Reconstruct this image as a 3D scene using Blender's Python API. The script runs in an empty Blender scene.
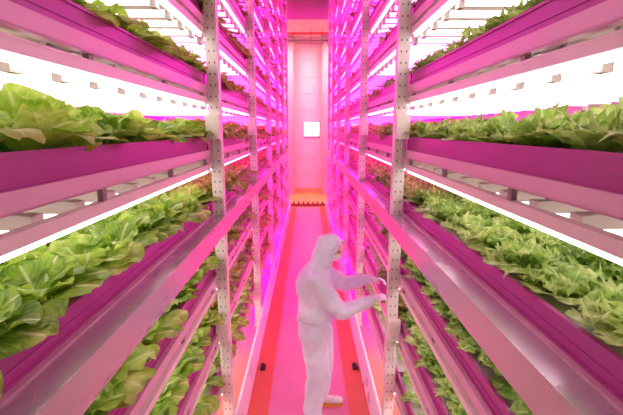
import bpy, math, random
from mathutils import Vector, Matrix
random.seed(7)
SC = bpy.context.scene
COL = SC.collection
CAMZ = 2.55
PI = math.pi

# ------------------------------------------------------------------ helpers
def tag(o, label=None, cat=None, group=None, kind=None):
    if label: o['label'] = label
    if cat: o['category'] = cat
    if group: o['group'] = group
    if kind: o['kind'] = kind
    return o

def empty(name, loc, label, cat, group=None):
    o = bpy.data.objects.new(name, None); COL.objects.link(o)
    o.location = loc; o.empty_display_size = .1
    return tag(o, label, cat, group)

def obj(name, me, parent=None, loc=None, rot=None):
    o = bpy.data.objects.new(name, me); COL.objects.link(o)
    if parent is not None: o.parent = parent
    if loc is not None: o.location = loc
    if rot is not None: o.rotation_euler = rot
    return o

class MB:
    """collects shapes into one mesh"""
    def __init__(s): s.v = []; s.f = []; s.m = []; s.sm = []
    def add(s, vs, fs, mi=0, smooth=False):
        b = len(s.v); s.v += [tuple(p) for p in vs]
        for f in fs: s.f.append([b+i for i in f]); s.m.append(mi); s.sm.append(smooth)
    def box(s, a, b, mi=0):
        x0, y0, z0 = [min(p, q) for p, q in zip(a, b)]; x1, y1, z1 = [max(p, q) for p, q in zip(a, b)]
        s.add([(x0,y0,z0),(x1,y0,z0),(x1,y1,z0),(x0,y1,z0),(x0,y0,z1),(x1,y0,z1),(x1,y1,z1),(x0,y1,z1)],
              [(0,3,2,1),(4,5,6,7),(0,1,5,4),(1,2,6,5),(2,3,7,6),(3,0,4,7)], mi)
    def cyl(s, a, b, r, n=10, mi=0, r2=None, cap=True):
        a = Vector(a); b = Vector(b); d = (b-a).normalized()
        u = d.orthogonal().normalized(); w = d.cross(u); r2 = r if r2 is None else r2
        vs = [a+(u*math.cos(2*PI*i/n)+w*math.sin(2*PI*i/n))*r for i in range(n)]
        vs += [b+(u*math.cos(2*PI*i/n)+w*math.sin(2*PI*i/n))*r2 for i in range(n)]
        s.add(vs, [(i,(i+1)%n,n+(i+1)%n,n+i) for i in range(n)], mi, True)
        if cap: s.add(vs, [list(range(n))[::-1], list(range(n,2*n))], mi)
    def ell(s, c, r, n=16, m=10, rot=None, mi=0):
        c = Vector(c); R = rot or Matrix.Identity(3); vs = [c+R@Vector((0,0,-r[2]))]
        for j in range(1, m):
            t = -PI/2+PI*j/m
            for i in range(n):
                p = 2*PI*i/n
                vs.append(c+R@Vector((r[0]*math.cos(t)*math.cos(p), r[1]*math.cos(t)*math.sin(p), r[2]*math.sin(t))))
        vs.append(c+R@Vector((0,0,r[2])))
        fs = [(0,1+(i+1)%n,1+i) for i in range(n)]
        for j in range(m-2):
            for i in range(n):
                a = 1+j*n; fs.append((a+i,a+(i+1)%n,a+n+(i+1)%n,a+n+i))
        a = 1+(m-2)*n; fs += [(a+i,a+(i+1)%n,len(vs)-1) for i in range(n)]
        s.add(vs, fs, mi, True)
    def cap(s, a, b, r1, r2, n=14):
        """tapered capsule as a chain of spheres and a cone"""
        s.cyl(a, b, r1, n, r2=r2); s.ell(a, (r1,)*3, n, 8); s.ell(b, (r2,)*3, n, 8)
    def mesh(s, name, mats):
        me = bpy.data.meshes.new(name); me.from_pydata(s.v, [], s.f)
        for m in (mats if isinstance(mats, (list, tuple)) else [mats]): me.materials.append(m)
        me.polygons.foreach_set('material_index', s.m); me.polygons.foreach_set('use_smooth', s.sm)
        me.update(); return me

# ------------------------------------------------------------------ materials
def mat(name, col, rough=.5, metal=0., bump=0., bscale=30., var=0., vscale=6., emit=None, es=0., spec=.5, stretch=None):
    m = bpy.data.materials.new(name); m.use_nodes = True; nt = m.node_tree; N = nt.nodes; L = nt.links
    b = N['Principled BSDF']; b.inputs['Base Color'].default_value = (*col, 1)
    b.inputs['Roughness'].default_value = rough; b.inputs['Metallic'].default_value = metal
    b.inputs['Specular IOR Level'].default_value = spec
    if emit: b.inputs['Emission Color'].default_value = (*emit, 1); b.inputs['Emission Strength'].default_value = es
    tc = N.new('ShaderNodeTexCoord'); src = tc.outputs['Object']
    if stretch:
        mp = N.new('ShaderNodeMapping'); mp.inputs['Scale'].default_value = stretch; L.new(src, mp.inputs[0]); src = mp.outputs[0]
    if var:
        n = N.new('ShaderNodeTexNoise'); n.inputs['Scale'].default_value = vscale; n.inputs['Detail'].default_value = 5; L.new(src, n.inputs['Vector'])
        r = N.new('ShaderNodeValToRGB'); r.color_ramp.elements[0].position = .3; r.color_ramp.elements[1].position = .7
        r.color_ramp.elements[0].color = (*[c*(1-var) for c in col], 1); r.color_ramp.elements[1].color = (*[min(1, c*(1+var)) for c in col], 1)
        L.new(n.outputs['Fac'], r.inputs[0]); L.new(r.outputs[0], b.inputs['Base Color'])
        q = N.new('ShaderNodeMapRange'); q.inputs['To Min'].default_value = max(0, rough-.12); q.inputs['To Max'].default_value = rough+.12
        L.new(n.outputs['Fac'], q.inputs['Value']); L.new(q.outputs[0], b.inputs['Roughness'])
    if bump:
        n2 = N.new('ShaderNodeTexNoise'); n2.inputs['Scale'].default_value = bscale; n2.inputs['Detail'].default_value = 4; L.new(src, n2.inputs['Vector'])
        bp = N.new('ShaderNodeBump'); bp.inputs['Strength'].default_value = bump; bp.inputs['Distance'].default_value = .02 if 'cloth' not in name else .05
        L.new(n2.outputs['Fac'], bp.inputs['Height']); L.new(bp.outputs[0], b.inputs['Normal'])
    return m

def emis(name, col, s):
    m = bpy.data.materials.new(name); m.use_nodes = True; nt = m.node_tree; nt.nodes.clear()
    e = nt.nodes.new('ShaderNodeEmission'); o = nt.nodes.new('ShaderNodeOutputMaterial')
    e.inputs[0].default_value = (*col, 1); e.inputs[1].default_value = s; nt.links.new(e.outputs[0], o.inputs[0])
    return m

def leaf_mat(name, dark, mid, light, rib):
    m = bpy.data.materials.new(name); m.use_nodes = True; nt = m.node_tree; N = nt.nodes; L = nt.links
    b = N['Principled BSDF']; out = N['Material Output']
    b.inputs['Roughness'].default_value = .42; b.inputs['Specular IOR Level'].default_value = .4
    uv = N.new('ShaderNodeUVMap'); sep = N.new('ShaderNodeSeparateXYZ'); L.new(uv.outputs[0], sep.inputs[0])
    tc = N.new('ShaderNodeTexCoord'); n = N.new('ShaderNodeTexNoise'); n.inputs['Scale'].default_value = 22; n.inputs['Detail'].default_value = 6
    L.new(tc.outputs['Object'], n.inputs['Vector'])
    oi = N.new('ShaderNodeObjectInfo')
    ad = N.new('ShaderNodeMath'); ad.operation = 'MULTIPLY_ADD'; ad.inputs[1].default_value = .22; L.new(oi.outputs['Random'], ad.inputs[0]); L.new(n.outputs['Fac'], ad.inputs[2])
    sb = N.new('ShaderNodeMath'); sb.operation = 'SUBTRACT'; sb.inputs[1].default_value = .11; L.new(ad.outputs[0], sb.inputs[0])
    r = N.new('ShaderNodeValToRGB'); cr = r.color_ramp; cr.elements[0].position = .3; cr.elements[0].color = (*dark, 1)
    cr.elements[1].position = .72; cr.elements[1].color = (*light, 1); e = cr.elements.new(.5); e.color = (*mid, 1)
    L.new(sb.outputs[0], r.inputs[0])
    # pale midrib and side veins, from the leaf's own UV
    av = N.new('ShaderNodeMath'); av.operation = 'ABSOLUTE'; L.new(sep.outputs['X'], av.inputs[0])
    rr = N.new('ShaderNodeMapRange'); rr.inputs['From Min'].default_value = .03; rr.inputs['From Max'].default_value = .13
    rr.inputs['To Min'].default_value = .85; rr.inputs['To Max'].default_value = 0; L.new(av.outputs[0], rr.inputs['Value'])
    mv = N.new('ShaderNodeMath'); mv.operation = 'MULTIPLY_ADD'; mv.inputs[1].default_value = -.55; L.new(av.outputs[0], mv.inputs[0]); L.new(sep.outputs['Y'], mv.inputs[2])
    ms = N.new('ShaderNodeMath'); ms.operation = 'MULTIPLY'; ms.inputs[1].default_value = 44; L.new(mv.outputs[0], ms.inputs[0])
    sn = N.new('ShaderNodeMath'); sn.operation = 'SINE'; L.new(ms.outputs[0], sn.inputs[0])
    vr = N.new('ShaderNodeMapRange'); vr.inputs['From Min'].default_value = .8; vr.inputs['From Max'].default_value = 1.; vr.inputs['To Max'].default_value = .3; L.new(sn.outputs[0], vr.inputs['Value'])
    mx = N.new('ShaderNodeMath'); mx.operation = 'MAXIMUM'; L.new(rr.outputs[0], mx.inputs[0]); L.new(vr.outputs[0], mx.inputs[1])
    mc = N.new('ShaderNodeMixRGB'); mc.inputs['Color2'].default_value = (*rib, 1); L.new(mx.outputs[0], mc.inputs['Fac']); L.new(r.outputs[0], mc.inputs['Color1'])
    L.new(mc.outputs[0], b.inputs['Base Color'])
    bp = N.new('ShaderNodeBump'); bp.inputs['Strength'].default_value = .5; bp.inputs['Distance'].default_value = .006
    L.new(n.outputs['Fac'], bp.inputs['Height']); L.new(bp.outputs[0], b.inputs['Normal'])
    tr = N.new('ShaderNodeBsdfTranslucent'); L.new(mc.outputs[0], tr.inputs[0])
    ms2 = N.new('ShaderNodeMixShader'); ms2.inputs[0].default_value = .48; L.new(b.outputs[0], ms2.inputs[1]); L.new(tr.outputs[0], ms2.inputs[2])
    L.new(ms2.outputs[0], out.inputs['Surface'])
    return m

def perforated(name, col):
    """galvanised post with rows of dark punched slots"""
    m = mat(name, col, .42, .12, .05, 60, .12, 9)
    nt = m.node_tree; N = nt.nodes; L = nt.links; b = N['Principled BSDF']
    src = b.inputs['Base Color'].links[0].from_socket
    tc = N.new('ShaderNodeTexCoord'); sep = N.new('ShaderNodeSeparateXYZ'); L.new(tc.outputs['Object'], sep.inputs[0])
    def md(op, a, bval):
        n = N.new('ShaderNodeMath'); n.operation = op
        if hasattr(a, 'is_linked'): L.new(a, n.inputs[0])
        else: n.inputs[0].default_value = a
        if hasattr(bval, 'is_linked'): L.new(bval, n.inputs[1])
        else: n.inputs[1].default_value = bval
        return n.outputs[0]
    z = md('PINGPONG', sep.outputs['Z'], .0375)               # 75 mm pitch
    x = md('ABSOLUTE', md('SUBTRACT', md('ABSOLUTE', sep.outputs['X'], 0), .018), 0)
    zz = md('LESS_THAN', z, .007); xx = md('LESS_THAN', x, .005)
    f = md('MULTIPLY', zz, xx)
    mc = N.new('ShaderNodeMixRGB'); mc.inputs['Color2'].default_value = (.22, .14, .15, 1); L.new(f, mc.inputs['Fac']); L.new(src, mc.inputs['Color1'])
    L.new(mc.outputs[0], b.inputs['Base Color'])
    return m

M = {}
M['post'] = perforated('galvanised_perforated', (.80, .66, .64))
M['steel'] = mat('brushed_steel', (.66, .58, .60), .42, .45, .05, 20, .12, 5, stretch=(1, .25, 1))
M['rail'] = mat('service_rail_steel', (.60, .45, .54),   .27, .6, 0, 14, .08, 1.6, stretch=(1, .35, 1))
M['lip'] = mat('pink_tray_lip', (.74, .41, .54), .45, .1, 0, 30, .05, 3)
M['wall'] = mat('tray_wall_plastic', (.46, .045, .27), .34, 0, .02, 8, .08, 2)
M['pan'] = mat('white_tray_pan', (.52, .38, .37), .5, 0, 0, 1, .04, 3)
M['raft'] = mat('foam_raft', (.62, .58, .55), .8, 0, .1, 40, .08, 9)
M['house'] = mat('light_rail_housing', (.90, .70, .70), .4, 0, 0, 1, .04, 4)
M['batten'] = mat('beige_batten', (.62, .48, .46), .5, 0, 0, 1, .1, 8)
M['clip'] = mat('grey_clip', (.30, .20, .22), .5, .2)
M['box'] = mat('cream_plastic', (.86, .74, .68), .45)
M['curb'] = mat('white_enamel', (.85, .80, .84), .3, 0, 0, 1, .04, 3)
M['dark'] = mat('dark_rubber', (.05, .03, .04), .6)
M['tube_w'] = emis('white_tube', (1, .90, .88), 9)
M['rail_w'] = emis('white_rail_light', (1, .92, .90), 8)
M['tube_m'] = emis('magenta_tube', (1, .015, .58), 24)
M['rail_m'] = emis('pink_rail_light', (1, .12, .70), 9)
M['tube_p'] = emis('pink_white_tube', (1, .15, .68), 11)
M['rail_p'] = emis('pink_white_rail_light', (1, .45, .82), 6)
M['leafL'] = leaf_mat('broad_leaf', (.15, .30, .02), (.36, .56, .05), (.66, .78, .20), (.80, .86, .40))
M['leafR'] = leaf_mat('frilly_leaf', (.13, .26, .025), (.36, .55, .09), (.72, .82, .32), (.74, .82, .42))

# ------------------------------------------------------------------ the setting
def struct(name, mb, m): return tag(obj(name, mb.mesh(name, m)), kind='structure')
Y0, Y1, WX, CEIL = -1.6, 16.0, 2.25, 7.05

# floor: orange epoxy with a paler band down the middle of the aisle
fm = bpy.data.materials.new('epoxy_floor'); fm.use_nodes = True
N = fm.node_tree.nodes; L = fm.node_tree.links; b = N['Principled BSDF']
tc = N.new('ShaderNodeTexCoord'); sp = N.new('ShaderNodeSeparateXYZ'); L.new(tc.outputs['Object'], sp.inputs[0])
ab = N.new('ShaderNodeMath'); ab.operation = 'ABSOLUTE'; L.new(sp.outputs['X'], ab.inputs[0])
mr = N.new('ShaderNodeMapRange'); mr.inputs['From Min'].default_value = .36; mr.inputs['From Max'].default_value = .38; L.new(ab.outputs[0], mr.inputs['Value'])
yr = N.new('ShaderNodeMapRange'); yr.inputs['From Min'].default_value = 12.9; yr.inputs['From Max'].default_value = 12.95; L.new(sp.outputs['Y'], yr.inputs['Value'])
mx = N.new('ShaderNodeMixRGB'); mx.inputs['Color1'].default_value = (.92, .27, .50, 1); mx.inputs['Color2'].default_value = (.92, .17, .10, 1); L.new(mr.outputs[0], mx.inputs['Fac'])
my = N.new('ShaderNodeMixRGB'); my.inputs['Color2'].default_value = (.95, .48, .12, 1); L.new(yr.outputs[0], my.inputs['Fac']); L.new(mx.outputs[0], my.inputs['Color1'])  # beyond the racks the passage's white light is painted in as brighter orange
ns = N.new('ShaderNodeTexNoise'); ns.inputs['Scale'].default_value = 3; ns.inputs['Detail'].default_value = 6; L.new(tc.outputs['Object'], ns.inputs['Vector'])
mm = N.new('ShaderNodeMixRGB'); mm.blend_type = 'MULTIPLY'; mm.inputs['Fac'].default_value = .25; L.new(my.outputs[0], mm.inputs['Color1']); L.new(ns.outputs['Fac'], mm.inputs['Color2'])
L.new(mm.outputs[0], b.inputs['Base Color']); b.inputs['Roughness'].default_value = .32
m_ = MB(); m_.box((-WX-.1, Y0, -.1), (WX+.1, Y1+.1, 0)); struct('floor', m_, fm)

wallm = mat('white_insulated_panel', (.86, .74, .76), .6, 0, 0, 1, .03, 2)
m_ = MB(); m_.box((-WX-.1, Y0, 0), (-WX, Y1, CEIL)); struct('wall_left', m_, wallm)
m_ = MB(); m_.box((WX, Y0, 0), (WX+.1, Y1, CEIL)); struct('wall_right', m_, wallm)
m_ = MB(); m_.box((-WX-.1, Y0, CEIL), (WX+.1, Y1+.1, CEIL+.1)); struct('ceiling', m_, mat('ceiling_panel', (.80, .66, .68), .7, 0, 0, 1, .05, 2))
# back wall with the opening of the sectional door
DX = .80
pink = mat('pale_pink_wall', (.84, .66, .60), .6, 0, 0, 1, .03, 1.5)
m_ = MB(); m_.box((-WX, Y1, 0), (-DX, Y1+.1, CEIL)); m_.box((DX, Y1, 0), (WX, Y1+.1, CEIL)); m_.box((-DX, Y1, 5.80), (DX, Y1+.1, CEIL)); struct('wall_back', m_, pink)
# soffit over the cross passage beyond the racks
m_ = MB(); m_.box((-WX, 13.3, 5.95), (WX, Y1, 6.25)); m_.box((-WX, 13.2, 5.90), (WX, 13.3, 6.75)); struct('trim_1', m_, mat('soffit_paint', (.58, .46, .44), .6, 0, 0, 1, .08, 2))
# sectional door: stacked panels with grooves
d1 = tag(bpy.data.objects.new('door_1', None), kind='structure'); COL.objects.link(d1); d1.location = (0, Y1, 0)
m_ = MB(); hh = .62
for k in range(9):
    z0 = k*hh+.01+.18; z1 = min((k+1)*hh-.01+.18, 5.78)
    if k in (3,):   # the glazed panel
        m_.box((-DX, .03, z0), (-.17, .08, z1)); m_.box((.46, .03, z0), (DX, .08, z1))
        m_.box((-.17, .03, z0), (.46, .08, z0+.03)); m_.box((-.17, .03, z1-.03), (.46, .08, z1))
    else: m_.box((-DX, .03, z0), (DX, .08, z1))
m_.box((-DX, .05, .02), (DX, .07, 5.78))
dm = mat('door_panel', (.84, .66, .58), .5, 0, 0, 1, .03, 2)
obj('door_panel', m_.mesh('door_panel', dm), d1)
m_ = MB(); m_.box((-DX, .01, 0), (DX, .06, .19)); obj('bottom_seal', m_.mesh('seal', mat('orange_seal', (.95, .50, .14), .5)), d1)
w1 = tag(bpy.data.objects.new('window_1', None), kind='structure'); COL.objects.link(w1); w1.location = (0, Y1, 0)
m_ = MB()
for a, b_ in (((-.17,.0,2.27),(-.15,.045,2.83)), ((.44,.0,2.27),(.46,.045,2.83)), ((-.17,.0,2.27),(.46,.045,2.29)), ((-.17,.0,2.81),(.46,.045,2.83))): m_.box(a, b_)
obj('window_frame', m_.mesh('window_frame', M['curb']), w1)
m_ = MB(); m_.box((-.15, .025, 2.29), (.44, .04, 2.81)); obj('lit_pane', m_.mesh('lit_pane', emis('daylit_pane', (1, .95, .93), 5)), w1)
# jamb columns beside the passage
for i, s in enumerate((-1, 1)):
    m_ = MB(); m_.box((s*.56, 15.55, 0), (s*.80, 15.75, 5.90)); m_.box((s*.545, 15.53, 0), (s*.56, 15.77, 5.90))
    struct('trim_%d' % (i+2), m_, mat('jamb_paint', (.50, .40, .40), .5))

# ------------------------------------------------------------------ overhead pipes and threshold in the passage
def pipe(name, y, z, r, m, label, cat):
    m_ = MB(); m_.cyl((-WX, y, z), (WX, y, z), r, 12)
    for x in (-.5, .1, .5): m_.cyl((x-.03, y, z), (x+.03, y, z), r*1.5, 12); m_.cyl((x, y, z), (x, y, 5.93), .008, 6)
    tag(obj(name, m_.mesh(name, m)), label, cat)
pipe('water_pipe', 14.3, 5.74, .035, mat('red_pipe', (.75, .08, .06), .4), 'red pipe running across high under the dark soffit at the far end', 'pipe')
pipe('cable_conduit', 15.1, 5.68, .03, mat('grey_conduit', (.25, .16, .16), .5), 'dark conduit crossing just behind the red pipe at the far end', 'pipe')
th = empty('threshold_rail', (0, 13.1, 0), 'dark rail with rollers lying across the far end of the aisle floor', 'rail')
m_ = MB(); m_.box((-.95, -.04, .02), (.95, .04, .09)); m_.box((-.95, -.06, 0), (.95, .06, .02)); obj('bar', m_.mesh('bar', mat('brown_steel', (.30, .10, .06), .5, .3)), th)
for k in range(7):
    x = -.48+.16*k; m_ = MB(); m_.cyl((x-.025, 0, .12), (x+.025, 0, .12), .035, 12); obj('roller', m_.mesh('roller', M['dark']), th)

# ------------------------------------------------------------------ racks
RIM = {-4: -2.04, -3: -1.56, -2: -1.10, -1: -.62, 0: -.148, 1: .292, 2: .745, 3: 1.20, 4: 1.65, 5: 2.10, 6: 2.55, 7: 3.00, 8: 3.45, 9: 3.90}
POSTS = [.55, 2.90, 4.85, 6.80, 8.75, 10.70, 12.65]
XI, XO = .73, 1.98          # tray walls
def ordn(k): return ['zeroth','first','second','third','fourth','fifth','sixth','seventh','eighth','ninth','tenth','eleventh','twelfth','thirteenth'][k]
def tier(k):
    if k == 0: return 'eye-level tier'
    if k == -1: return 'tier just below eye level'
    if k == 1: return 'tier just above eye level'
    return '%s tier %s eye level' % (ordn(abs(k)), 'above' if k > 0 else 'below')
def bay(i): return 'nearest bay' if i == 0 else ('farthest bay' if i == 5 else '%s bay' % ordn(i+1))
SN = {-1: 'left', 1: 'right'}

def mesh_bank(s, L_, near):
    """meshes of one tray and its light for one side, origin at bay start, aisle centre, rim height"""
    B = {}
    g = .012
    m_ = MB(); m_.box((s*.704, g, -.046), (s*.730, L_-g, 0)); m_.box((s*.700, g, -.050), (s*.708, L_-g, .004)); m_.box((s*.700, g, -.052), (s*.735, L_-g, -.046))
    B['front_lip'] = m_.mesh('front_lip', M['lip'])
    m_ = MB(); m_.box((s*XI, g, -.0), (s*(XI+.006), L_-g, .088)); m_.box((s*(XI-.006), g, .084), (s*(XI+.010), L_-g, .094)); m_.box((s*(XI-.004), g, .036), (s*XI, L_-g, .042))
    m_.box((s*(XI-.004), g, .0), (s*XI, L_-g, .010))
    m_.box((s*XO, g, -.05), (s*(XO-.008), L_-g, .09)); m_.box((s*(XI+.006), g, .0), (s*(XO-.008), g+.006, .085)); m_.box((s*(XI+.006), L_-g-.006, 0), (s*(XO-.008), L_-g, .085))
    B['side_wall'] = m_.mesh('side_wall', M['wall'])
    m_ = MB(); m_.box((s*(XI+.006), g+.006, -.03), (s*(XO-.008), L_-g-.006, -.012)); B['pan'] = m_.mesh('pan', M['pan'])
    m_ = MB(); m_.box((s*(XI+.008), g+.008, .045), (s*(XO-.010), L_-g-.008, .065)); B['raft'] = m_.mesh('raft', M['raft'])
    m_ = MB(); m_.box((s*.704, .061, -.138), (s*.736, L_-.061, -.101)); m_.box((s*.702, .06, -.106), (s*.738, L_-.06, -.098)); m_.box((s*.702, .055, -.140), (s*.738, .06, -.096)); m_.box((s*.702, L_-.06, -.140), (s*.738, L_-.055, -.096))
    B['housing'] = m_.mesh('housing', M['house'])
    m_ = MB(); m_.box((s*.718, .065, -.158), (s*.734, L_-.065, -.138)); B['light_strip'] = m_.mesh('light_strip', M['rail_'+near])
    m_ = MB(); m_.box((s*.712, -.014, -.099), (s*.732, .014, -.046))
    B['clip'] = m_.mesh('hanger_clips', M['clip'])
    m_ = MB(); m_.box((s*.770, -.022, -.030), (s*1.93, .022, .012)); m_.box((s*.756, -.026, -.078), (s*.786, .026, .010)); m_.box((s*1.925, -.028, -.040), (s*1.945, .028, .016)); m_.box((s*.80, -.008, .012), (s*.82, .008, .055)); m_.box((s*1.86, -.008, .012), (s*1.88, .008, .055))
    B['batten'] = m_.mesh('batten', M['batten'])
    m_ = MB(); m_.cyl((s*.786, 0, -.046), (s*1.92, 0, -.046), .0165 if near == 'w' else .02, 10); B['tube'] = m_.mesh('tube', M['tube_'+near])
    m_ = MB(); m_.box((s*.735, -.02, -.058), (s*1.97, .02, -.032)); B['support_bar'] = m_.mesh('support_bar', M['steel'])
    return B

for s in (-1, 1):
    banks = {}
    for bi in range(6):
        ya, yb = POSTS[bi], POSTS[bi+1]; L_ = yb-ya
        for k, rim in RIM.items():
            if k > 4 and bi == 0: continue
            z = CAMZ+rim
            near = 'w' if bi == 0 or (bi == 1 and k <= -3) else ('p' if bi == 1 else 'm')
            key = (round(L_, 3), near)
            if key not in banks: banks[key] = mesh_bank(s, L_, near)
            B = banks[key]
            t = empty('growing_tray', (0, ya, z), 'pink-lipped growing tray, %s, %s rack, %s' % (tier(k), SN[s], bay(bi)), 'tray', 'growing trays of the racks')
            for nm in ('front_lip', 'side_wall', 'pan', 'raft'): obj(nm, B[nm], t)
            for q in (1, 2): obj('support_bar', B['support_bar'], t, (0, L_*q/3, 0))
            w = {'w': 'white', 'p': 'pinkish white', 'm': 'magenta'}[near]
            f = empty('grow_light', (0, ya, z+(.026 if k > 0 else 0)), '%s grow light under the %s, %s rack, %s' % (w, tier(k), SN[s], bay(bi)), 'light', 'grow lights under the trays')
            h = obj('housing', B['housing'], f); obj('light_strip', B['light_strip'], h); 
            if bi < 3:
                for q in range(4): obj('clip', B['clip'], f, (0, .12+(L_-.24)*q/3, 0))
            n = 11 if bi == 0 else 9
            for j in range(n):
                y = L_*(j+.5)/n
                bt = obj('batten', B['batten'], f, (0, y, -.096)); obj('tube', B['tube'], bt)

    # upright frames: front post, rear post, a cross arm at every tier
    pm = MB(); w = .04
    pm.box((-w, -.036, 0), (w, -.033, 6.75)); pm.box((-w, -.036, 0), (-w+.003, .036, 6.75)); pm.box((w-.003, -.036, 0), (w, .036, 6.75)); pm.box((-w, .033, 0), (-w+.02, .036, 6.75)); pm.box((w-.02, .033, 0), (w, .036, 6.75))
    pm = pm.mesh('post', M['post'])
    fp = MB(); fp.box((-.055, -.05, 0), (.055, .05, .008)); fp.cyl((.045, -.04, .008), (.045, -.04, .02), .008, 6); fp.cyl((-.045, -.04, .008), (-.045, -.04, .02), .008, 6); fp = fp.mesh('foot_plate', M['steel'])
    cm = MB(); cm.box((s*.702, -.018, -.052), (s*1.97, .018, -.012)); cm.box((s*.700, -.03, -.07), (s*.706, .03, .01)); cm = cm.mesh('cross_arm', M['steel'])
    dg = MB(); dg.cyl((0, 0, 0), (s*1.23, 0, .45), .010, 8); dg = dg.mesh('diagonal_brace', M['steel'])
    for pi_, y in enumerate(POSTS):
        fr = empty('upright_frame', (0, y, 0), 'tall perforated steel upright frame of the %s rack, %s' % (SN[s], 'beside the camera' if pi_ == 0 else '%s post from the camera' % ordn(pi_)), 'rack frame', 'upright frames of the racks')
        p = obj('post', pm, fr, (s*.66, 0, 0)); obj('foot_plate', fp, p)
        p = obj('post', pm, fr, (s*2.03, 0, 0)); obj('foot_plate', fp, p)
        for k, rim in RIM.items(): obj('cross_arm', cm, fr, (0, 0, CAMZ+rim))
    # power boxes on the aisle posts
    bm_ = MB(); bm_.box((-.046, -.05, -.085), (.046, 0, .085)); bm_.box((-.048, -.054, .06), (.048, 0, .068)); bx = bm_.mesh('box_body', M['box'])
    cv = MB(); cv.cyl((0, -.052, -.05), (0, -.050, -.05), .012, 10); cv.cyl((0, -.025, -.085), (0, -.025, -.30), .006, 8); cvm = cv.mesh('socket', M['steel'])
    for pi_ in (1, 2, 3):
        for zz, nm in ((CAMZ+.015, 'upper'), (CAMZ-1.54, 'lower')):
            e = empty('power_box', (s*.668, POSTS[pi_]-.037, zz), 'cream %s power box fixed on the %s post from the camera of the %s rack' % (nm, ordn(pi_), SN[s]), 'electrical box', 'power boxes on the posts')
            obj('body', bx, e); obj('socket', cvm, e)
    # wide service rail in front of the trays, notched round the posts
    m_ = MB(); z1 = CAMZ-.622; ye = 12.9; ys = -.3
    m_.box((s*.598, ys, z1-.120), (s*.603, ye, z1)); m_.box((s*.603, ys, z1-.004), (s*.618, ye, z1)); m_.box((s*.5985, ys+.001, z1), (s*.6025, ye-.001, z1+.006)); m_.box((s*.603, ys, z1-.120), (s*.617, ye, z1-.116))
    ycur = ys
    for y in POSTS+[ye+.1]:
        m_.box((s*.618, ycur, z1-.004), (s*.697, min(y-.04, ye), z1)); ycur = y+.04
    tag(obj('service_rail', m_.mesh('service_rail', M['rail'])), 'wide shiny pink metal service rail running the length of the %s rack' % SN[s], 'rail')
    # curb at the foot of the rack
    m_ = MB(); m_.add([(s*.56, ys, 0), (s*.590, ys, .24), (s*.612, ys, .24), (s*.612, ys, 0), (s*.56, ye, 0), (s*.590, ye, .24), (s*.612, ye, .24), (s*.612, ye, 0)],
          [(0,1,5,4), (1,2,6,5), (2,3,7,6), (0,3,2,1), (4,5,6,7), (3,0,4,7)])
    tag(obj('rack_curb', m_.mesh('rack_curb', M['curb'])), 'low white curb along the foot of the %s rack' % SN[s], 'curb')
    # low bottom lights shining on the curb: strip lamp behind the curb
    # floor stop
    m_ = MB(); m_.box((s*.50-.02, 3.84, 0), (s*.50+.035, 3.92, .03)); m_.cyl((s*.50, 3.86, .03), (s*.50, 3.86, .05), .01, 8); m_.cyl((s*.50, 3.90, .03), (s*.50, 3.90, .05), .01, 8)
    tag(obj('floor_stop', m_.mesh('floor_stop', M['dark'])), 'small dark bolted stop on the floor against the %s curb' % SN[s], 'floor stop')

# ------------------------------------------------------------------ lettuce
def leaf(V, F, U, base, az, length, width, lean, curl, nu, nv, frill, teeth, rnd):
    """one leaf: base point, azimuth, arching outward; ruffled towards its edge"""
    b0 = len(V); ph = rnd.random()*6; ca, sa = math.cos(az), math.sin(az)
    r = 0.; z = 0.; ang = lean; pts = []
    for i in range(nu+1):
        pts.append((r, z, ang)); r += math.cos(ang)*length/nu; z += math.sin(ang)*length/nu; ang -= curl/nu
    fq = (11+rnd.random()*6 if teeth > .1 else 6+rnd.random()*3); tw = rnd.uniform(-.25, .25)
    for i, (r, z, a) in enumerate(pts):
        u = i/nu
        w = width*(.16+.84*math.sin(min(1, u*1.35)*PI*.5)**1.3)*math.sqrt(max(.10, 1-(max(0, u-.55)/.45)**3))
        for j in range(nv+1):
            v = -1+2*j/nv
            tooth = 1+(teeth*(((i*7+j) % 2)-.5)*2 if abs(v) > .99 else 0)
            x = v*w*tooth
            amp = frill*(abs(v)**1.7)*min(1, u*2.2)
            off = amp*(math.sin(fq*u*2+ph+(1.7 if v > 0 else 0))+.6*math.sin(fq*(3.1 if teeth > .1 else 3.3)*u+ph*2+v*3)*(1 if teeth > .1 else .7))
            cup = .22*w*(v*v)+tw*x
            nx, nz = -math.sin(a), math.cos(a)
            ext = (.35*off if i == nu else 0)
            rr = r+nx*(off+cup)+ext; zz = z+nz*(off+cup)
            zm = .048*min(1, max(0, rr)/.09)
            if rr > .15: zm -= 1.4*(rr-.15)
            if zz < zm: zz = zm+(zz-zm)*.12
            V.append((base[0]+rr*ca-x*sa, base[1]+rr*sa+x*ca, base[2]+zz)); U.append((v, u))
    for i in range(nu):
        for j in range(nv):
            a = b0+i*(nv+1)+j; F.append((a, a+1, a+nv+2, a+nv+1))

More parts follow.
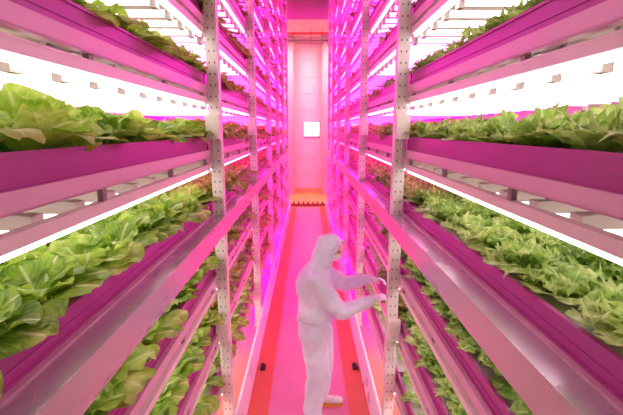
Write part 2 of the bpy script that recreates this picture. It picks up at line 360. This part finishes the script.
def plant(kind, seed, detail, V=None, F=None, U=None, at=(0, 0, 0), sc=1.):
    rnd = random.Random(seed); V = [] if V is None else V; F = [] if F is None else F; U = [] if U is None else U
    if kind == 'L':
        n = (15, 6)[1-detail]
        for i in range(n):
            q = i/n; az = i*2.4+rnd.uniform(-.3, .3)
            leaf(V, F, U, (at[0]+.008*math.cos(az), at[1]+.008*math.sin(az), at[2]), az, sc*rnd.uniform(.145, .19)*(1-.25*q), sc*rnd.uniform(.062, .080)*(1-.15*q),
                 .35+1.05*q+rnd.uniform(-.12, .12), rnd.uniform(.8, 1.7)*(1-.30*q), (20, 4)[1-detail], (8, 2)[1-detail], .0105*sc, .012, rnd)
    else:
        n = (24, 7)[1-detail]
        for i in range(n):
            q = i/n; az = i*2.4+rnd.uniform(-.4, .4)
            leaf(V, F, U, (at[0]+.008*math.cos(az), at[1]+.008*math.sin(az), at[2]), az, sc*rnd.uniform(.105, .155)*(1-.15*q), sc*rnd.uniform(.030, .045),
                 .30+1.15*q+rnd.uniform(-.15, .15), rnd.uniform(.5, 1.4), (15, 4)[1-detail], (6, 2)[1-detail], .015*sc, .30, rnd)
    return V, F, U

def to_mesh(name, V, F, U, m):
    me = bpy.data.meshes.new(name); me.from_pydata(V, [], F); uvl = me.uv_layers.new(name='UVMap')
    idx = [0]*len(me.loops); me.loops.foreach_get('vertex_index', idx)
    flat = []
    for i in idx: flat += U[i]
    uvl.data.foreach_set('uv', flat); me.materials.append(m)
    me.polygons.foreach_set('use_smooth', [True]*len(me.polygons)); me.update(); return me

VAR = {}
for s, kd in ((-1, 'L'), (1, 'R')):
    VAR[s] = [to_mesh('lettuce_%s' % kd, *plant(kd, 100*q+5, 1), M['leaf'+kd]) for q in range(6)]
rows_for = {2: 2, 1: 2, 0: 4, -1: 4, -2: 4, -3: 3, -4: 2}
XR = [.862, 1.10, 1.36, 1.62]
rowname = ['front row', 'second row', 'third row', 'fourth row']
look = {-1: 'broad-leaved lettuce', 1: 'frilly lettuce'}
cand = []
for s in (-1, 1):
    for bi in range(6):
        ya, yb = POSTS[bi], POSTS[bi+1]; n = 9 if bi == 0 else 8
        for k, rim in RIM.items():
            if k > 4 and bi == 0: continue
            if bi == 0: nr = rows_for.get(k, 1)
            else: nr = 3 if k in (0, -1) else (2 if -3 <= k <= 2 else 1)
            for c in range(n):
                for r in range(nr):
                    yy = ya+(yb-ya)*(c+.5)/n
                    d = math.sqrt(yy**2+XR[r]**2+rim**2)
                    vis = d*(1+.15*r)*(1.0 if -3 <= k <= 1 else 1.3)
                    cand.append((vis, s, bi, k, rim, c, r, yy, n))
cand.sort()
rnd = random.Random(31)
V, F, U, FM = [], [], [], []
for i, (vis, s, bi, k, rim, c, r, yy, n) in enumerate(cand):
    f = rnd.uniform(1.0, 1.25)*((1.22 if k == 0 else 1.15) if s < 0 else (1.22 if k == 0 else 1.16))
    x, y, z, rz = s*(XR[r]+rnd.uniform(-.015, .015)), yy+rnd.uniform(-.02, .02), CAMZ+rim+.062, rnd.uniform(0, 6.28)
    if i < 300:
        o = bpy.data.objects.new('lettuce', VAR[s][rnd.randrange(6)]); COL.objects.link(o)
        o.location = (x, y, z); o.scale = (f, f, f*rnd.uniform(.9, 1.1)); o.rotation_euler = (rnd.uniform(-.1, .1), rnd.uniform(-.1, .1), rz)
        tag(o, "%s, %s, %s from post, %s, %s rack's %s" % (look[s], rowname[r], ordn(n-c), tier(k), SN[s], bay(bi)), 'lettuce', 'lettuces standing in the growing trays')
    else:
        nf = len(F); plant('L' if s < 0 else 'R', i*3+s, 1 if vis < 4.2 else 0, V, F, U, (x, y, z), f)
        FM += [0 if s < 0 else 1]*(len(F)-nf)
me = to_mesh('lettuce_crop', V, F, U, M['leafL']); me.materials.append(M['leafR']); me.polygons.foreach_set('material_index', FM); me.update()
tag(obj('lettuce_crop', me), 'mass of lettuces filling the farther bays of both racks', 'lettuce', None, 'stuff')

# ------------------------------------------------------------------ the worker
suit = mat('coverall_cloth', (.76, .70, .86), .75, 0, .45, 7, .04, 12)
glove = mat('white_glove', (.80, .76, .80), .5)
skin = mat('skin', (.72, .42, .32), .5)
maskm = mat('face_mask_cloth', (.86, .80, .84), .7)
shoem = mat('white_shoe', (.84, .76, .74), .45)
solem = mat('orange_sole', (.90, .36, .03), .5)
P = empty('person', (.08, 3.18, 0), 'worker in pale hooded coverall and mask reaching toward the right rack', 'person')
def part(name, mb, m, parent, voxel=None, smooth=6, disp=0):
    me = mb.mesh(name, m); o = obj(name, me, parent)
    o.matrix_parent_inverse = Matrix.Translation((-.08, -3.18, 0)) if parent is P else Matrix.Identity(4)
    if voxel:
        rm = o.modifiers.new('remesh', 'REMESH'); rm.mode = 'VOXEL'; rm.voxel_size = voxel; rm.use_smooth_shade = True
        sm = o.modifiers.new('smooth', 'SMOOTH'); sm.iterations = smooth; sm.factor = .6
        if disp:
            tx = bpy.data.textures.new('folds', 'CLOUDS'); tx.noise_scale = .14; tx.noise_depth = 1
            dm_ = o.modifiers.new('folds', 'DISPLACE'); dm_.texture = tx; dm_.strength = disp; dm_.mid_level = .5; dm_.texture_coords = 'LOCAL'
    return o
b = MB()
sR, eR, wR = (.045, 3.04, 1.33), (.275, 3.00, 1.085), (.515, 3.09, 1.145)
sL, eL, wL = (.10, 3.36, 1.33), (.33, 3.42, 1.15), (.53, 3.31, 1.245)
# torso: chest, belly, hips
def R_(ax, a): return Matrix.Rotation(a, 3, ax)
b.ell((.058, 3.20, 1.24), (.155, .21, .22), 24, 16, R_('Y', .18))
b.ell((.070, 3.20, 1.02), (.160, .19, .23), 24, 16)
b.ell((.060, 3.19, .84), (.158, .195, .19), 24, 16)
b.ell((.085, 3.20, 1.39), (.085, .14, .07), 20, 12, R_('Y', .25))
b.cap((.095, 3.20, 1.38), (.130, 3.20, 1.48), .088, .085)
# hood
b.ell((.172, 3.20, 1.578), (.112, .100, .125), 24, 18, R_('Y', .32))
b.ell((.125, 3.20, 1.49), (.085, .085, .09), 20, 14)
for a, e, w_ in ((sR, eR, wR), (sL, eL, wL)):
    b.ell(a, (.078, .07, .078), 18, 12)
    b.cap(a, e, .086, .072); b.cap(e, w_, .073, .048)
    d = (Vector(w_)-Vector(e)).normalized(); b.cyl(Vector(w_)-d*.01, Vector(w_)+d*.022, .047, 14, r2=.044)
# legs
hR, kR, aR = (.045, 3.10, .84), (.085, 3.07, .48), (.035, 3.05, .13)
hL, kL, aL = (.075, 3.29, .84), (.140, 3.30, .48), (.110, 3.30, .12)
for h_, k_, a_ in ((hR, kR, aR), (hL, kL, aL)):
    b.cap(h_, k_, .125, .100); b.cap(k_, a_, .100, .078); b.cyl((a_[0], a_[1], a_[2]+.02), (a_[0]-.003, a_[1], a_[2]-.055), .073, 16, r2=.076)
body = part('coverall', b, suit, P, .0105, 5, .045)
fc = MB(); Rf = R_('Z', -.5) @ R_('Y', .42); C0 = Vector((.210, 3.178, 1.566))
fc.ell(C0, (.072, .062, .088), 20, 16, Rf)
fc.ell(C0+Rf@Vector((.072, 0, -.008)), (.016, .012, .022), 12, 10, Rf)
fc.ell(C0+Rf@Vector((.060, 0, .035)), (.014, .045, .012), 12, 8, Rf)
face = part('face', fc, skin, P, .005, 3)
ey = MB()
for q in (-1, 1): ey.ell(C0+Rf@Vector((.066, q*.026, .014)), (.008, .012, .007), 12, 8, Rf)
part('eye', ey, M['dark'], P)
mk = MB(); mk.ell(C0+Rf@Vector((.018, 0, -.040)), (.068, .060, .054), 20, 14, Rf); mk.ell(C0+Rf@Vector((.070, 0, -.024)), (.018, .022, .026), 14, 10, Rf)
part('face_mask', mk, maskm, P, .006, 3)
hb = MB()      # elastic hood hem round the face
for i in range(24):
    a0, a1 = 2*PI*i/24, 2*PI*(i+1)/24
    g_ = lambda a: C0+Rf@Vector((.034, .072*math.cos(a), .012+.096*math.sin(a)))
    hb.cyl(g_(a0), g_(a1), .010, 8)
part('hood_hem', hb, suit, P, .005, 2)
wb = MB()      # gathered waist seam and a back zip flap
for i in range(28):
    a0, a1 = 2*PI*i/28, 2*PI*(i+1)/28
    g_ = lambda a: Vector((.066+.158*math.cos(a), 3.197+.190*math.sin(a), .955+.010*math.cos(a)))
    wb.cyl(g_(a0), g_(a1), .011, 8)
part('waist_seam', wb, suit, P, .006, 2)
# hands: palm, four fingers bent round the stem, thumb from the side
def hand(name, w_, fwd, up, side):
    """w_ wrist, fwd pointing along the hand, up back of hand normal, side towards the thumb"""
    w_ = Vector(w_); f = Vector(fwd).normalized(); u = (Vector(up)-f*Vector(up).dot(f)).normalized(); t = f.cross(u)
    if t.dot(Vector(side)) < 0: t = -t
    h = MB()
    h.cap(w_-f*.01, w_+f*.025, .026, .027, 12)
    Rm = Matrix((f, t, u)).transposed()
    h.ell(w_+f*.055, (.046, .040, .017), 16, 12, Rm)
    for q, (dt, ln) in enumerate(((.028, .066), (.010, .074), (-.009, .069), (-.027, .054))):
        p = w_+f*.085+t*dt; dirs = (f*.95-u*.3+t*dt*2, f*.6-u*.8, f*.1-u*1.)
        r = .0098
        for m2, dv in enumerate(dirs):
            e = p+dv.normalized()*ln*(.42, .32, .26)[m2]; h.cap(p, e, r, r*.92, 10); p = e; r *= .92
    p = w_+f*.030+t*.026; e = p+(f*.5+t*.75-u*.35).normalized()*.036; h.cap(p, e, .013, .011, 10); e2 = e+(f*.85+t*.1-u*.5).normalized()*.030; h.cap(e, e2, .011, .0095, 10)
    return part(name, h, glove, P, .0038, 2)
hand('hand', (.530, 3.095, 1.152), (1, .10, .20), (-.1, -.35, 1), (0, 1, 0))
hand('hand', (.545, 3.302, 1.250), (1, -.12, .05), (0, .3, 1), (0, -1, 0))
# shoes
def shoe(x, y, rz):
    s_ = MB(); R2 = Matrix.Rotation(rz, 3, 'Z'); o = Vector((x, y, 0))
    s_.ell(o+R2@Vector((.0, 0, .062)), (.055, .044, .050), 18, 12, R2); s_.ell(o+R2@Vector((.09, 0, .050)), (.085, .044, .036), 18, 12, R2 @ R_('Y', .12)); s_.ell(o+R2@Vector((.155, 0, .044)), (.060, .047, .028), 18, 12, R2)
    s_.cap(o+R2@Vector((-.005, 0, .07)), o+R2@Vector((0, 0, .12)), .045, .046)
    a = part('shoe', s_, shoem, P, .007, 3)
    q = MB(); n = 28; ring = []
    for i in range(n):
        t = 2*PI*i/n; cx = .075+.140*math.cos(t); ring.append((cx, (.046-.008*(1-math.cos(t))/2)*math.sin(t)*(1 if abs(math.cos(t)) < .9 else 1.1)))
    vs = [o+R2@Vector((p[0], p[1], 0)) for p in ring]+[o+R2@Vector((p[0], p[1], .026)) for p in ring]
    q.add(vs, [(i, (i+1) % n, n+(i+1) % n, n+i) for i in range(n)], 0, True); q.add(vs, [list(range(n))[::-1], list(range(n, 2*n))])
    so = part('sole', q, solem, P); so['label'] = 'orange sole'
shoe(.035, 3.05, -.12); shoe(.115, 3.30, .02)

# ------------------------------------------------------------------ world, camera, colour
w = bpy.data.worlds.new('World'); SC.world = w; w.use_nodes = True
w.node_tree.nodes['Background'].inputs[0].default_value = (1, .80, .86, 1); w.node_tree.nodes['Background'].inputs[1].default_value = .12
# ceiling lamps of the cross passage beyond the racks
for x in (-1.4, 1.4):
    l = bpy.data.lights.new('passage_lamp', 'AREA'); l.energy = 120; l.color = (1, .82, .74); l.shape = 'RECTANGLE'; l.size = 1.2; l.size_y = .4
    o = bpy.data.objects.new('passage_lamp', l); COL.objects.link(o); o.location = (x, 14.4, 5.6); o.rotation_euler = (.12, 0, 0)
    tag(o, 'ceiling lamp of the cross passage behind the end of the %s rack' % ('left' if x < 0 else 'right'), 'lamp')
cam = bpy.data.cameras.new('camera'); co = bpy.data.objects.new('camera', cam); COL.objects.link(co); SC.camera = co
cam.sensor_width = 36; cam.lens = 395/623*36; cam.clip_start = .05; cam.clip_end = 100
co.location = (0, 0, CAMZ); co.rotation_euler = (math.radians(90-11.2), 0, -.5*PI/180)
v = SC.view_settings; SC.display_settings.display_device = 'sRGB'; v.view_transform = 'Standard'; v.look = 'None'; v.gamma = 1; v.use_curve_mapping = False; v.exposure = -.42
